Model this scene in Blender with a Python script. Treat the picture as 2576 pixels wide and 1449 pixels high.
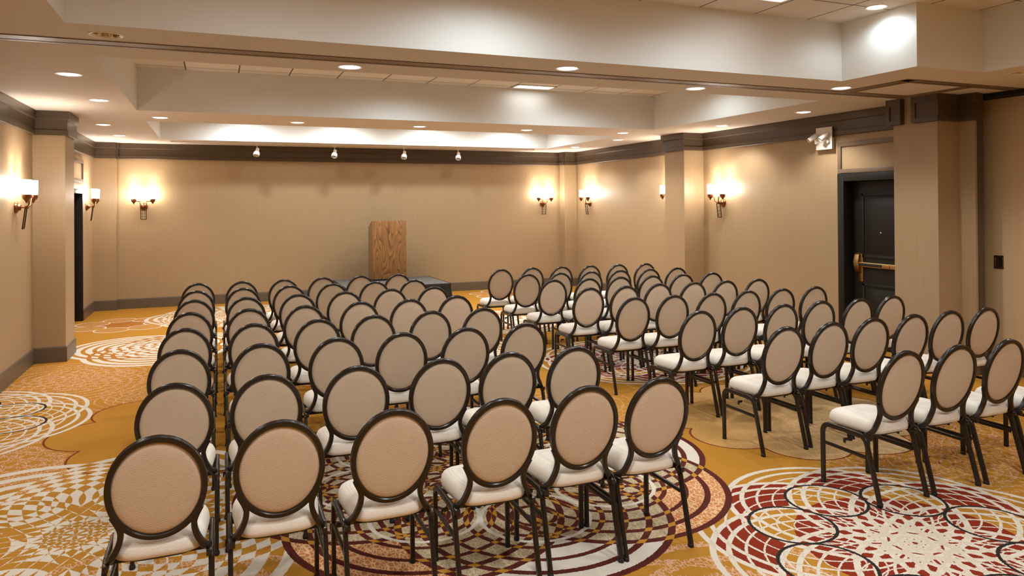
import bpy, bmesh, math, random
from mathutils import Vector, Matrix, geometry
import numpy as np
random.seed(7)
R = math.radians
S = bpy.context.scene
for o in list(bpy.data.objects):
    bpy.data.objects.remove(o)
COL = S.collection

# ------------------------------------------------------------------ camera
FW, FH = 2576, 1449
F_PX, YAW, PITCH, ROLL, PPX, PPY = 1830.87, 0.38719, 0.0059936, -0.0069139, 1288.2, 501.03
CAM_H = 1.88
fw = Vector((math.sin(YAW) * math.cos(PITCH), math.cos(YAW) * math.cos(PITCH), math.sin(PITCH)))
rt = Vector((math.cos(YAW), -math.sin(YAW), 0))
up = rt.cross(fw)
r2 = math.cos(ROLL) * rt + math.sin(ROLL) * up
u2 = -math.sin(ROLL) * rt + math.cos(ROLL) * up
cam = bpy.data.cameras.new('camera')
cam.sensor_fit = 'HORIZONTAL'
cam.sensor_width = 36.0
cam.lens = F_PX / FW * 36.0
cam.shift_x = (FW / 2 - PPX) / FW
cam.shift_y = -(FH / 2 - PPY) / FW
cam.clip_start = 0.05
co = bpy.data.objects.new('camera', cam)
m = Matrix((r2, u2, -fw)).transposed().to_4x4()
m.translation = Vector((0, 0, CAM_H))
co.matrix_world = m
COL.objects.link(co)
S.camera = co

# ------------------------------------------------------------------ world, exposure, light strengths
w = bpy.data.worlds.new('world')
S.world = w
w.use_nodes = True
w.node_tree.nodes['Background'].inputs[0].default_value = (0.02, 0.018, 0.015, 1)
w.node_tree.nodes['Background'].inputs[1].default_value = 0.3
S.view_settings.view_transform = 'Standard'
S.view_settings.look = 'None'
S.view_settings.exposure = 0.0
S.view_settings.gamma = 1.0
S.view_settings.use_curve_mapping = False
S.cycles.max_bounces = 7
S.cycles.diffuse_bounces = 5
S.cycles.glossy_bounces = 3
S.cycles.transmission_bounces = 3
S.cycles.caustics_reflective = False
S.cycles.caustics_refractive = False
S.cycles.use_denoising = True
S.cycles.sample_clamp_indirect = 6.0
P_DOWN = 77.0       # each downlight in the lower ceiling
P_CAN = 17.0        # each recessed can in the coffers
P_TROFFER = 70.0    # each coffer troffer
P_SCONCE = 28.0      # each sconce shade
C_DOWN = (1.0, 0.99, 0.98)
C_CAN = (0.80, 0.93, 1.0)
C_TROFFER = (0.93, 0.98, 1.0)
C_SCONCE = (1.0, 0.92, 0.82)
P_TRACK = 14.0

# ------------------------------------------------------------------ material helpers
def srgb(r, g, b):
    f = lambda c: (c / 255 / 12.92) if c / 255 <= 0.04045 else ((c / 255 + 0.055) / 1.055) ** 2.4
    return (f(r), f(g), f(b), 1.0)

class NT:
    def __init__(s, name, rough=0.5, spec=0.5, metal=0.0):
        s.m = bpy.data.materials.new(name)
        s.m.use_nodes = True
        s.t = s.m.node_tree
        s.b = s.t.nodes['Principled BSDF']
        s.b.inputs['Roughness'].default_value = rough
        s.b.inputs['Metallic'].default_value = metal
        s.b.inputs['Specular IOR Level'].default_value = spec
        s._co = None
    def n(s, typ, **kw):
        nd = s.t.nodes.new(typ)
        for k, v in kw.items():
            setattr(nd, k, v)
        return nd
    def put(s, sock, v):
        if isinstance(v, bpy.types.NodeSocket):
            s.t.links.new(v, sock)
        else:
            sock.default_value = v
    def math(s, op, a, b=None, c=None, clamp=False):
        nd = s.n('ShaderNodeMath', operation=op, use_clamp=clamp)
        s.put(nd.inputs[0], a)
        if b is not None: s.put(nd.inputs[1], b)
        if c is not None: s.put(nd.inputs[2], c)
        return nd.outputs[0]
    def vec(s, op, a, b=None, c=None):
        nd = s.n('ShaderNodeVectorMath', operation=op)
        s.put(nd.inputs[0], a)
        if b is not None: s.put(nd.inputs[1], b)
        if c is not None: s.put(nd.inputs[2], c)
        return nd.outputs['Value'] if op in ('DISTANCE', 'LENGTH', 'DOT_PRODUCT') else nd.outputs[0]
    def mix(s, f, a, b, blend='MIX'):
        nd = s.n('ShaderNodeMix', data_type='RGBA', blend_type=blend)
        s.put(nd.inputs[0], f); s.put(nd.inputs[6], a); s.put(nd.inputs[7], b)
        return nd.outputs[2]
    def coord(s):
        if s._co is None:
            s._co = s.n('ShaderNodeTexCoord')
        return s._co.outputs['Object']
    def noise(s, scale, detail=3, vec=None, rough=0.6, sc=None):
        v = vec if vec is not None else s.coord()
        if sc is not None:
            v = s.vec('MULTIPLY', v, sc)
        nd = s.n('ShaderNodeTexNoise')
        nd.inputs['Scale'].default_value = scale
        nd.inputs['Detail'].default_value = detail
        nd.inputs['Roughness'].default_value = rough
        s.put(nd.inputs['Vector'], v)
        return nd.outputs[0]
    def rng(s, v, a, b, c, d):
        nd = s.n('ShaderNodeMapRange')
        s.put(nd.inputs[0], v)
        for i, q in enumerate((a, b, c, d)):
            nd.inputs[i + 1].default_value = q
        return nd.outputs[0]
    def bump(s, h, strength=0.3, dist=0.002):
        nd = s.n('ShaderNodeBump')
        nd.inputs['Strength'].default_value = strength
        nd.inputs['Distance'].default_value = dist
        s.put(nd.inputs['Height'], h)
        s.t.links.new(nd.outputs[0], s.b.inputs['Normal'])
    def color(s, c):
        s.put(s.b.inputs['Base Color'], c)
        return s.m

def plain(name, col, rough=0.5, metal=0.0, spec=0.5, var=0.08, nscale=8.0):
    t = NT(name, rough, spec, metal)
    f = t.noise(nscale, 3)
    d = tuple(c * (1 - var) for c in col[:3]) + (1,)
    l = tuple(min(1, c * (1 + var)) for c in col[:3]) + (1,)
    return t.color(t.mix(f, d, l))

def emit(name, col, strength):
    t = NT(name, 0.4)
    t.b.inputs['Emission Color'].default_value = (*col, 1)
    t.b.inputs['Emission Strength'].default_value = strength
    return t.color((0.8, 0.8, 0.78, 1))

def wallpaper(name, a, b, rough=0.42):
    t = NT(name, rough, 0.35)
    v = t.coord()
    n1 = t.noise(1.0, 4, v, 0.75, (170.0, 170.0, 2.5))
    n2 = t.noise(1.0, 2, v, 0.6, (60.0, 60.0, 0.8))
    f = t.math('ADD', t.math('MULTIPLY', n1, 0.7), t.math('MULTIPLY', n2, 0.3))
    f = t.rng(f, 0.36, 0.66, 0, 1)
    c = t.mix(f, a, b)
    big = t.noise(0.7, 2)
    c = t.mix(t.math('MULTIPLY', big, 0.14), c, tuple(q * 0.75 for q in a[:3]) + (1,))
    t.bump(n1, 0.12, 0.001)
    return t.color(c)

MAT = {}
MAT['paper'] = wallpaper('vertical_weave_wallpaper', srgb(162, 136, 102), srgb(172, 146, 111))
MAT['panel_paper'] = wallpaper('partition_wallpaper', srgb(198, 168, 129), srgb(206, 176, 137))
MAT['plaster'] = plain('cream_ceiling_paint', srgb(210, 198, 184), 0.75, spec=0.25, var=0.02, nscale=2)
MAT['coffer'] = plain('white_coffer_paint', srgb(226, 224, 218), 0.7, spec=0.25, var=0.02, nscale=2)
MAT['crown'] = plain('dark_umber_lacquer_paint', srgb(78, 63, 47), 0.34, var=0.07, nscale=3)
MAT['base'] = plain('taupe_baseboard_paint', srgb(98, 84, 68), 0.38, var=0.06, nscale=4)
MAT['taupe'] = plain('taupe_door_trim_paint', srgb(118, 98, 78), 0.4, var=0.05, nscale=4)
MAT['black_door'] = plain('near_black_door_paint', srgb(31, 26, 19), 0.5, spec=0.3, var=0.12, nscale=5)
MAT['void'] = plain('unlit_black_recess', srgb(10, 8, 6), 0.8, var=0.1)
MAT['track'] = plain('brown_painted_aluminium_track', srgb(122, 98, 76), 0.42, var=0.06, nscale=5)
MAT['slot'] = plain('dark_slot', srgb(38, 26, 16), 0.6, var=0.1)
MAT['brass'] = plain('satin_brass', srgb(196, 160, 104), 0.32, metal=1.0, var=0.08, nscale=20)
MAT['copper'] = plain('antique_copper', srgb(142, 94, 62), 0.3, metal=1.0, var=0.2, nscale=30)
MAT['bronze'] = plain('dark_bronze', srgb(70, 46, 26), 0.35, metal=0.7, var=0.15, nscale=30)
MAT['white_metal'] = plain('white_enamel', srgb(226, 220, 210), 0.4, var=0.03)
MAT['chrome'] = plain('reflector_metal', srgb(214, 196, 168), 0.12, metal=1.0, var=0.1, nscale=40)
MAT['grey'] = plain('grey_plastic', srgb(70, 68, 64), 0.5, var=0.05)
MAT['nickel'] = plain('dull_nickel', srgb(150, 130, 104), 0.35, metal=1.0, var=0.05)
MAT['frame'] = plain('dark_espresso_powder_coat', srgb(40, 32, 24), 0.26, metal=0.2, var=0.12, nscale=25)
MAT['foot'] = plain('black_rubber', srgb(22, 20, 18), 0.6, var=0.1)
MAT['lens'] = emit('lit_lamp_lens', (1.0, 0.95, 0.86), 6.0)
MAT['troffer_lens'] = emit('lit_troffer_diffuser', C_TROFFER, 1.8)
MAT['shade'] = emit('glowing_opal_glass', (1.0, 0.93, 0.86), 60.0)
MAT['clear'] = plain('clear_lamp_face', srgb(190, 190, 188), 0.1, var=0.1, nscale=60)

def fabric(name, a, b):
    t = NT(name, 0.85, 0.2)
    t.b.inputs['Sheen Weight'].default_value = 0.15
    v = t.coord()
    wv = t.n('ShaderNodeTexWave', wave_type='BANDS', bands_direction='Z')
    wv.inputs['Scale'].default_value = 70.0
    wv.inputs['Distortion'].default_value = 3.0
    wv.inputs['Detail'].default_value = 1.0
    wv.inputs['Detail Scale'].default_value = 4.0
    t.put(wv.inputs['Vector'], v)
    big = t.noise(7.0, 3)
    c = t.mix(wv.outputs[0], a, b)
    c = t.mix(t.math('MULTIPLY', t.rng(big, 0.5, 0.8, 0, 1), 0.18), c, tuple(q * 0.7 for q in a[:3]) + (1,))
    t.bump(wv.outputs[0], 0.35, 0.0015)
    return t.color(c)
MAT['seat'] = fabric('cream_zigzag_upholstery', srgb(224, 214, 199), srgb(234, 226, 212))
MAT['back'] = fabric('rose_tan_zigzag_upholstery', srgb(200, 178, 152), srgb(208, 187, 162))

def wood():
    t = NT('figured_walnut_veneer', 0.4)
    n1 = t.noise(1.0, 1, t.coord(), 0.5, (5.2, 5.2, .55))
    f = t.math('FRACT', t.math('MULTIPLY', n1, 22.0))
    fine = t.noise(1.0, 4, t.coord(), 0.7, (190, 190, 4))
    f = t.math('ADD', t.math('MULTIPLY', f, 0.62), t.math('MULTIPLY', fine, 0.55))
    r = t.n('ShaderNodeValToRGB')
    e = r.color_ramp.elements
    e[0].position = 0.15; e[0].color = srgb(164, 120, 72)
    e[1].position = 0.98; e[1].color = srgb(84, 52, 24)
    k = e.new(0.62); k.color = srgb(142, 98, 54)
    t.put(r.inputs[0], f)
    return t.color(r.outputs[0])
MAT['wood'] = wood()
MAT['wood_side'] = plain('walnut_side_veneer', srgb(132, 102, 70), 0.45, var=0.1, nscale=6)
MAT['stage_top'] = plain('grey_stage_carpet', srgb(100, 94, 88), 0.9, var=0.12, nscale=60)
MAT['skirt'] = plain('black_skirting_cloth', srgb(20, 19, 18), 0.85, var=0.15, nscale=30)

def ceiling_tiles():
    t = NT('acoustic_ceiling_tiles', 0.8, 0.2)
    sx = t.n('ShaderNodeSeparateXYZ'); t.put(sx.inputs[0], t.coord())
    ln = None
    for i, off in ((0, 0.33), (1, 0.14)):
        u = t.math('ADD', sx.outputs[i], off + 6.1)
        fr = t.math('FRACT', t.math('DIVIDE', u, 0.61))
        k = t.math('LESS_THAN', t.math('MINIMUM', fr, t.math('SUBTRACT', 1.0, fr)), 0.012)
        ln = k if ln is None else t.math('MAXIMUM', ln, k)
    fl = t.noise(90, 3)
    c = t.mix(t.math('MULTIPLY', fl, 0.25), srgb(226, 216, 202), srgb(196, 182, 164))
    c = t.mix(ln, c, srgb(96, 78, 58))
    t.bump(fl, 0.25, 0.002)
    return t.color(c)
MAT['tiles'] = ceiling_tiles()

# ------------------------------------------------------------------ carpet
GOLD, CREAM, RED, BLACK = srgb(186, 132, 48), srgb(218, 207, 190), srgb(132, 42, 24), srgb(36, 36, 36)
BEIGE, PEACH, MAROON, BROWN, PINK = srgb(196, 176, 144), srgb(196, 124, 76), srgb(84, 34, 30), srgb(132, 80, 30), srgb(212, 164, 132)

def carpet(cell, idx):
    """the carpet's material for one square of the floor: only the medallions that reach it"""
    x0, y0, x1, y1 = cell
    def near(c, reach):
        dx = max(x0 - c[0], 0, c[0] - x1); dy = max(y0 - c[1], 0, c[1] - y1)
        return dx * dx + dy * dy < (reach + .03) ** 2
    t = NT('spirograph_medallion_carpet.%03d' % idx, 0.95, 0.1)
    pos = t.coord()
    fuzz = t.n('ShaderNodeTexNoise')
    fuzz.inputs['Scale'].default_value = 130; fuzz.inputs['Detail'].default_value = 1
    t.put(fuzz.inputs['Vector'], pos)
    pos = t.vec('MULTIPLY_ADD', t.vec('SUBTRACT', fuzz.outputs['Color'], (0.5, 0.5, 0.5)), (0.012, 0.012, 0), pos)
    grain = t.noise(420, 2)
    speck = t.math('GREATER_THAN', t.noise(190, 2), 0.52)
    hv = t.n('ShaderNodeTexVoronoi', feature='DISTANCE_TO_EDGE')
    hv.inputs['Scale'].default_value = 48
    t.put(hv.inputs['Vector'], t.vec('MULTIPLY', pos, (1.0, 0.5, 1.0)))
    hatch = t.math('LESS_THAN', hv.outputs[0], 0.10)

    def after(col):
        return t.vec('MULTIPLY_ADD', col, (1e-7, 1e-7, 0), pos)

    def rings(col, c, n, d, rad, pitch, duty, phase=0.0, inner=0.0, thin=None):
        """n overlapping sets of concentric rings round a centre; gives (rings met, discs met, place)"""
        P = t.vec('MULTIPLY_ADD', after(col), (1 / rad, 1 / rad, 0), (-c[0] / rad, -c[1] / rad, 0))
        tot = None
        r = rad
        bands = []
        while r > max(inner, pitch * 0.6) and len(bands) < 14:
            du = duty
            if thin is not None:
                du = thin + (duty - thin) * min(1, max(0, (r / rad - .66) / .34))
            bands.append((max(r - pitch * du, 0) / rad, r / rad)); r -= pitch
        bands = bands[::-1]
        stops = [(0.0, (0, 1, 0, 1))]
        for q0, q1 in bands:
            stops.append((q0, (1, 1, 0, 1)))
            stops.append((min(q1, 0.992), (0, 1, 0, 1)))
        stops[-1] = (0.992, (0, 0, 0, 1))
        for k in range(n):
            an = phase + 2 * math.pi * k / n
            dist = t.vec('DISTANCE', P, (d / rad * math.cos(an), d / rad * math.sin(an), 0))
            cr = t.n('ShaderNodeValToRGB')
            cr.color_ramp.interpolation = 'CONSTANT'
            el = cr.color_ramp.elements
            el[0].position = 0.0; el[0].color = stops[0][1]
            el[1].position = stops[-1][0]; el[1].color = stops[-1][1]
            for p, cc in stops[1:-1]:
                e = el.new(p); e.color = cc
            t.put(cr.inputs[0], dist)
            tot = cr.outputs[0] if tot is None else t.vec('ADD', tot, cr.outputs[0])
        sx = t.n('ShaderNodeSeparateXYZ'); t.put(sx.inputs[0], tot)
        return sx.outputs[0], sx.outputs[1], P

    def fold(P, n, phase):
        sx = t.n('ShaderNodeSeparateXYZ'); t.put(sx.inputs[0], P)
        an = t.math('ARCTAN2', sx.outputs[1], sx.outputs[0])
        st = 2 * math.pi / n
        an = t.math('ADD', an, st / 2 - phase + 4 * math.pi)
        an = t.math('SUBTRACT', t.math('MODULO', an, st), st / 2)
        return an, t.vec('LENGTH', P), sx

    def petals(P, rad, n, d, r, wid, phase=0.0):
        """thin circles set in a ring; gives line mask and inside mask"""
        an, ln, sx = fold(P, n, phase)
        qx = t.math('SUBTRACT', t.math('MULTIPLY', ln, t.math('COSINE', an)), d / rad)
        qy = t.math('MULTIPLY', ln, t.math('SINE', an))
        q = t.math('SQRT', t.math('ADD', t.math('MULTIPLY', qx, qx), t.math('MULTIPLY', qy, qy)))
        return t.math('COMPARE', q, r / rad, wid / rad), t.math('LESS_THAN', q, r / rad), ln

    ge = lambda p, q: t.math('GREATER_THAN', p, q)
    lt = lambda p, q: t.math('LESS_THAN', p, q)
    AND = lambda p, q: t.math('MULTIPLY', p, q)
    NOT = lambda p: t.math('SUBTRACT', 1.0, p)
    gold = t.mix(t.math('MULTIPLY', grain, 0.3), GOLD, srgb(150, 92, 28))
    col = gold

    def cloud(col, c, n, d, r, fill):
        """a scalloped outline, filled with sparse beige speckle or left plain"""
        P = t.vec('MULTIPLY_ADD', after(col), (1, 1, 0), (-c[0], -c[1], 0))
        an, ln, sx = fold(P, n, 0.0)
        qx = t.math('SUBTRACT', t.math('MULTIPLY', ln, t.math('COSINE', an)), d)
        qy = t.math('MULTIPLY', ln, t.math('SINE', an))
        q = t.math('SQRT', t.math('ADD', t.math('MULTIPLY', qx, qx), t.math('MULTIPLY', qy, qy)))
        ins = t.math('MAXIMUM', lt(q, r), lt(ln, d))
        if fill:
            fade = t.rng(t.math('ADD', sx.outputs[0], t.math('MULTIPLY', sx.outputs[1], -0.5)), -1.0, 0.9, 0.44, 0.57)
            sp = lt(t.noise(210, 1), fade)
            col = t.mix(AND(ins, sp), col, srgb(206, 178, 134))
        else:
            col = t.mix(ins, col, gold)
        edge = AND(t.math('COMPARE', q, r, 0.008), NOT(lt(ln, d * math.cos(math.pi / n))))
        return t.mix(edge, col, srgb(118, 50, 24))

    def pinkwork(col, c, n, d, rad, p, du, ph):
        g, k, P = rings(col, c, n, d, rad, p, du, ph)
        col = t.mix(AND(AND(ge(g, 0.5), lt(g, 2.5)), hatch), col, PINK)
        return t.mix(ge(g, 2.5), col, srgb(150, 70, 34)) if n > 5 else col

    def black_ring(col, c, red, scale, phase):
        g, k, P = rings(col, c, 8, 0.52 * scale, 0.70 * scale, 0.098 * scale, 0.42, phase, 0, 0.105)
        line, ins, ln = petals(P, 0.70 * scale, 8, 0.64 * scale, 0.245 * scale, 0.010 * scale, phase)
        if red:
            outer = AND(ins, ge(ln, 0.63 / 0.70))
            col = t.mix(AND(ge(k, 1.5), NOT(outer)), col, RED)
        col = t.mix(AND(ge(k, 0.5), ge(g, 0.5)), col, CREAM)
        col = t.mix(AND(ge(g, 1.5), speck), col, BEIGE)
        return t.mix(line, col, BLACK)

    def parity(col, c, n, d, rad, p, ph):
        g, k, P = rings(col, c, n, d, rad, p, 0.5, ph)
        return t.mix(t.math('COMPARE', t.math('MODULO', g, 2.0), 1.0, 0.2), col, CREAM)

    def striped(col, c, n, d, rad, p, ph):
        g, k, P = rings(col, c, n, d, rad, p, 0.6, ph)
        col = t.mix(ge(g, 0.5), col, CREAM)
        return t.mix(AND(ge(k, 1.5), AND(lt(g, 1.5), ge(g, .5))), col, srgb(170, 106, 40))

    def flower(col, c):
        P = t.vec('MULTIPLY_ADD', after(col), (1, 1, 0), (-c[0], -c[1], 0))
        l1, i1, ln = petals(P, 1.0, 7, 0.52, 0.24, 0.012)
        col = t.mix(AND(lt(ln, 0.36), speck), col, srgb(150, 62, 40))
        col = t.mix(AND(i1, AND(hatch, speck)), col, PINK)
        return t.mix(l1, col, CREAM)

    def maroon(col, c):
        g, k, P = rings(col, c, 8, 0.85, 0.84, 0.138, 0.36, 0.0, 0.12, 0.25)
        line, ins, ln = petals(P, 0.84, 8, 0.866, 0.327, 0.013, 0.0)
        sx = t.n('ShaderNodeSeparateXYZ'); t.put(sx.inputs[0], P)
        an = t.math('FRACT', t.math('MULTIPLY_ADD', t.math('ARCTAN2', sx.outputs[1], sx.outputs[0]), 4 / (2 * math.pi), 4.25))
        one = t.mix(lt(an, 0.5), t.mix(hatch, PEACH, srgb(226, 186, 138)), CREAM)
        stone = t.mix(speck, srgb(186, 166, 132), srgb(158, 134, 98))
        stone = t.mix(AND(hatch, speck), stone, srgb(214, 200, 170))
        over = ge(k, 0.5)
        col = t.mix(over, col, t.mix(ge(k, 1.5), one, stone))
        col = t.mix(AND(over, ge(g, 0.5)), col, MAROON)
        col = t.mix(ge(g, 1.5), col, GOLD)
        col = t.mix(ge(g, 2.5), col, MAROON)
        col = t.mix(ge(g, 3.5), col, stone)
        return t.mix(line, col, CREAM)

    # fine pink line work first, it lies under everything else
    for c, n, d, rad, p, du, ph in (
            ((5.15, 4.05), 9, 0.55, 0.62, 0.085, 0.22, 0.1), ((2.85, 5.75), 7, 0.45, 0.55, 0.11, 0.16, 0.0),
            ((-1.35, 9.15), 3, 0.35, 0.75, 0.11, 0.34, 0.5), ((-0.45, 3.4), 5, 0.4, 0.7, 0.17, 0.4, 0.3),
            ((2.1, 2.35), 4, 0.3, 0.8, 0.17, 0.4, 0.9), ((-1.45, 6.25), 4, 0.25, 0.55, 0.13, 0.36, 0.2), ((-.55, 8.1), 4, .2, .45, .09, .2, .4),
            ((1.0, 7.2), 5, .4, .6, .12, .3, 0.), ((6.6, 9.6), 6, .4, .6, .12, .3, 0.)):
        if near(c, d + rad): col = pinkwork(col, c, n, d, rad, p, du, ph)
    if near((4.6, 5.05), 1.2): col = cloud(col, (4.6, 5.05), 9, 0.78, 0.34, True)
    if near((0.0, 6.85), 1.35): col = cloud(col, (0.0, 6.85), 8, 0.86, 0.42, False)
    for c, red, sc, ph in (((-2.3, 7.6), False, 1.05, -0.2), ((4.75, 7.55), True, 1.05, 0.0), ((6.4, 12.6), True, 1.0, 0.0)):
        if near(c, 1.23 * sc): col = black_ring(col, c, red, sc, ph)
    for c, n, d, rad, p, ph in (((-0.75, 4.82), 6, 0.66, 0.80, 0.15, 2.18), ((0.2, 13.4), 6, 0.5, 0.8, 0.14, 0.0), ((2.55, 8.9), 6, 0.5, 0.85, 0.13, 0.2)):
        if near(c, d + rad): col = parity(col, c, n, d, rad, p, ph)
    for c, n, d, rad, p, ph in (((-0.7, 10.75), 3, 0.32, 0.86, 0.13, 0.5), ((4.2, 10.9), 4, 0.4, 0.8, 0.13, 0.2)):
        if near(c, d + rad): col = striped(col, c, n, d, rad, p, ph)
    for c in ((-1.35, 13.05), (5.6, 14.1)):
        if near(c, .8): col = flower(col, c)
    if near((3.55, 2.88), 1.23): col = black_ring(col, (3.55, 2.88), True, 0.985, 0.0)
    if near((1.77, 4.876), 1.70): col = maroon(col, (1.77, 4.876))
    wear = t.noise(1.3, 2)
    col = t.mix(t.math('MULTIPLY', wear, 0.12), col, srgb(110, 70, 30))
    t.bump(t.math('ADD', grain, t.math('MULTIPLY', fuzz.outputs[0], 0.5)), 0.5, 0.004)
    return t.color(col)


# ------------------------------------------------------------------ geometry helpers
class MB:
    """collects shapes into one mesh"""
    def __init__(s):
        s.v = []; s.f = []; s.mi = []
    def add(s, vs, fs, mi=0):
        o = len(s.v)
        s.v += [tuple(q) for q in vs]
        s.f += [tuple(i + o for i in f) for f in fs]
        s.mi += [mi] * len(fs)
        return s
    def box(s, a, b, mi=0, mat=None):
        (x0, y0, z0), (x1, y1, z1) = a, b
        vs = [Vector(p) for p in ((x0, y0, z0), (x1, y0, z0), (x1, y1, z0), (x0, y1, z0), (x0, y0, z1), (x1, y0, z1), (x1, y1, z1), (x0, y1, z1))]
        if mat: vs = [mat @ q for q in vs]
        return s.add(vs, [(0, 3, 2, 1), (4, 5, 6, 7), (0, 1, 5, 4), (1, 2, 6, 5), (2, 3, 7, 6), (3, 0, 4, 7)], mi)
    def rbox(s, a, b, r=0.004, mi=0, mat=None):
        """box with chamfered edges"""
        (x0, y0, z0), (x1, y1, z1) = a, b
        bm = bmesh.new()
        bmesh.ops.create_cube(bm, size=1.0)
        for q in bm.verts:
            q.co = Vector(((x0 + x1) / 2 + q.co.x * (x1 - x0), (y0 + y1) / 2 + q.co.y * (y1 - y0), (z0 + z1) / 2 + q.co.z * (z1 - z0)))
        bmesh.ops.bevel(bm, geom=bm.edges[:], offset=r, segments=2, affect='EDGES', profile=0.5)
        bm.verts.index_update()
        s.add([(mat @ q.co) if mat else q.co for q in bm.verts], [[q.index for q in f.verts] for f in bm.faces], mi)
        bm.free()
        return s
    def lathe(s, prof, mat=None, n=32, mi=0, cap0=False, cap1=False):
        """prof: (radius, z) pairs turned about z"""
        vs = []
        for r, z in prof:
            for k in range(n):
                a = 2 * math.pi * k / n
                vs.append(Vector((r * math.cos(a), r * math.sin(a), z)))
        if mat: vs = [mat @ q for q in vs]
        fs = []
        for i in range(len(prof) - 1):
            for k in range(n):
                a, b = i * n + k, i * n + (k + 1) % n
                fs.append((a, b, b + n, a + n))
        if cap0: fs.append(tuple(range(n))[::-1])
        if cap1: fs.append(tuple((len(prof) - 1) * n + k for k in range(n)))
        return s.add(vs, fs, mi)
    def cyl(s, p, q, r, n=16, mi=0):
        p, q = Vector(p), Vector(q)
        d = q - p
        mt = Matrix.Translation(p) @ d.to_track_quat('Z', 'Y').to_matrix().to_4x4()
        return s.lathe([(r, 0), (r, d.length)], mt, n, mi, True, True)
    def sweep(s, path, prof, ref=(1, 0, 0), closed=False, mi=0, refs=None):
        """sweep a closed 2D profile along a path; profile x runs along ref made square to the path"""
        path = [Vector(p) for p in path]
        n, k = len(path), len(prof)
        vs = []
        for i, p in enumerate(path):
            if closed:
                tn = path[(i + 1) % n] - path[i - 1]
            else:
                tn = path[min(i + 1, n - 1)] - path[max(i - 1, 0)]
            tn.normalize()
            rf = Vector(refs[i] if refs else ref)
            x = (rf - tn * rf.dot(tn)).normalized()
            y = tn.cross(x)
            vs += [p + x * a + y * b for a, b in prof]
        fs = []
        for i in range(n if closed else n - 1):
            j = (i + 1) % n
            for a in range(k):
                b = (a + 1) % k
                fs.append((i * k + a, i * k + b, j * k + b, j * k + a))
        if not closed:
            fs.append(tuple(range(k))[::-1])
            fs.append(tuple((n - 1) * k + a for a in range(k)))
        return s.add(vs, fs, mi)
    def mesh(s, name, mats, smooth=30):
        me = bpy.data.meshes.new(name)
        me.from_pydata(s.v, [], s.f)
        for mm in (mats if isinstance(mats, (list, tuple)) else [mats]):
            me.materials.append(MAT[mm] if isinstance(mm, str) else mm)
        for p, i in zip(me.polygons, s.mi):
            p.material_index = i
        bm = bmesh.new(); bm.from_mesh(me)
        bmesh.ops.recalc_face_normals(bm, faces=bm.faces)
        bm.to_mesh(me); bm.free()
        if smooth:
            for p in me.polygons: p.use_smooth = True
            me.set_sharp_from_angle(angle=R(smooth))
        return me
    def build(s, name, mats, parent=None, smooth=30, loc=None):
        o = bpy.data.objects.new(name, s.mesh(name, mats, smooth))
        COL.objects.link(o)
        if parent is not None: o.parent = parent
        if loc: o.location = loc
        return o

def tag(o, label, cat, group=None):
    o['label'] = label; o['category'] = cat
    if group: o['group'] = group
    return o
def empty(name, loc, rz=0.0):
    o = bpy.data.objects.new(name, None)
    o.empty_display_size = 0.1
    COL.objects.link(o)
    o.location = loc; o.rotation_euler = (0, 0, rz)
    return o
def struct(o):
    o['kind'] = 'structure'
    return o
KIN = {}
def kin(root):
    if root.name not in KIN:
        KIN[root.name] = [(ch, list(ch.children)) for ch in root.children]
    return KIN[root.name]
def copy_thing(root, loc, rz, label):
    c = root.copy(); COL.objects.link(c)
    c.location = loc; c.rotation_euler = (0, 0, rz); c['label'] = label
    for ch, sub in kin(root):
        d = ch.copy(); COL.objects.link(d); d.parent = c
        for g in sub:
            e = g.copy(); COL.objects.link(e); e.parent = d
    return c
def rprof(w, h, r, seg=3):
    """rounded rectangle profile"""
    out = []
    for cx, cy, a0 in ((w / 2 - r, h / 2 - r, 0), (-w / 2 + r, h / 2 - r, 90), (-w / 2 + r, -h / 2 + r, 180), (w / 2 - r, -h / 2 + r, 270)):
        for i in range(seg + 1):
            a = R(a0 + 90 * i / seg)
            out.append((cx + r * math.cos(a), cy + r * math.sin(a)))
    return out
def lamp(name, typ, loc, power, color, parent=None, size=0.05, rot=None, spot=None, blend=0.5):
    l = bpy.data.lights.new(name, typ)
    l.energy = power; l.color = color
    if typ == 'SPOT':
        l.spot_size = R(spot); l.spot_blend = blend
    if typ != 'AREA': l.shadow_soft_size = size
    o = bpy.data.objects.new(name, l)
    COL.objects.link(o)
    o.location = loc
    if rot: o.rotation_euler = rot
    if parent is not None: o.parent = parent
    return o

# ------------------------------------------------------------------ room shell
HC = 3.036
XL, XR, YB, YF, XP = -2.03, 7.61, 15.03, -3.0, 7.92
PX = 7.24            # face of the near pillar
TOP = 3.75
DL = (12.87, 13.76, 2.11)     # left door opening: y0, y1, head
DR = (6.20, 7.165, 2.14)      # right door opening

fl = MB()
fx0, fx1, fy0, fy1 = XL - .6, XP + .6, YF - .2, YB + .3
gx = [fx0, -.2, 1.3, 2.9, 4.6, 6.2, fx1]
gy = [fy0, 1.6, 3.6, 5.8, 7.8, 9.8, 11.8, 13.4, fy1]
CARPETS = []
for i in range(len(gx) - 1):
    for j in range(len(gy) - 1):
        cell = (gx[i], gy[j], gx[i + 1], gy[j + 1])
        fl.add([(cell[0], cell[1], 0), (cell[2], cell[1], 0), (cell[2], cell[3], 0), (cell[0], cell[3], 0)], [(0, 1, 2, 3)], len(CARPETS))
        CARPETS.append(carpet(cell, len(CARPETS)))
fl.add([(fx0, fy0, -.1), (fx1, fy0, -.1), (fx1, fy1, -.1), (fx0, fy1, -.1)], [(3, 2, 1, 0)], 0)
struct(fl.build('floor', CARPETS, smooth=0))

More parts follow.
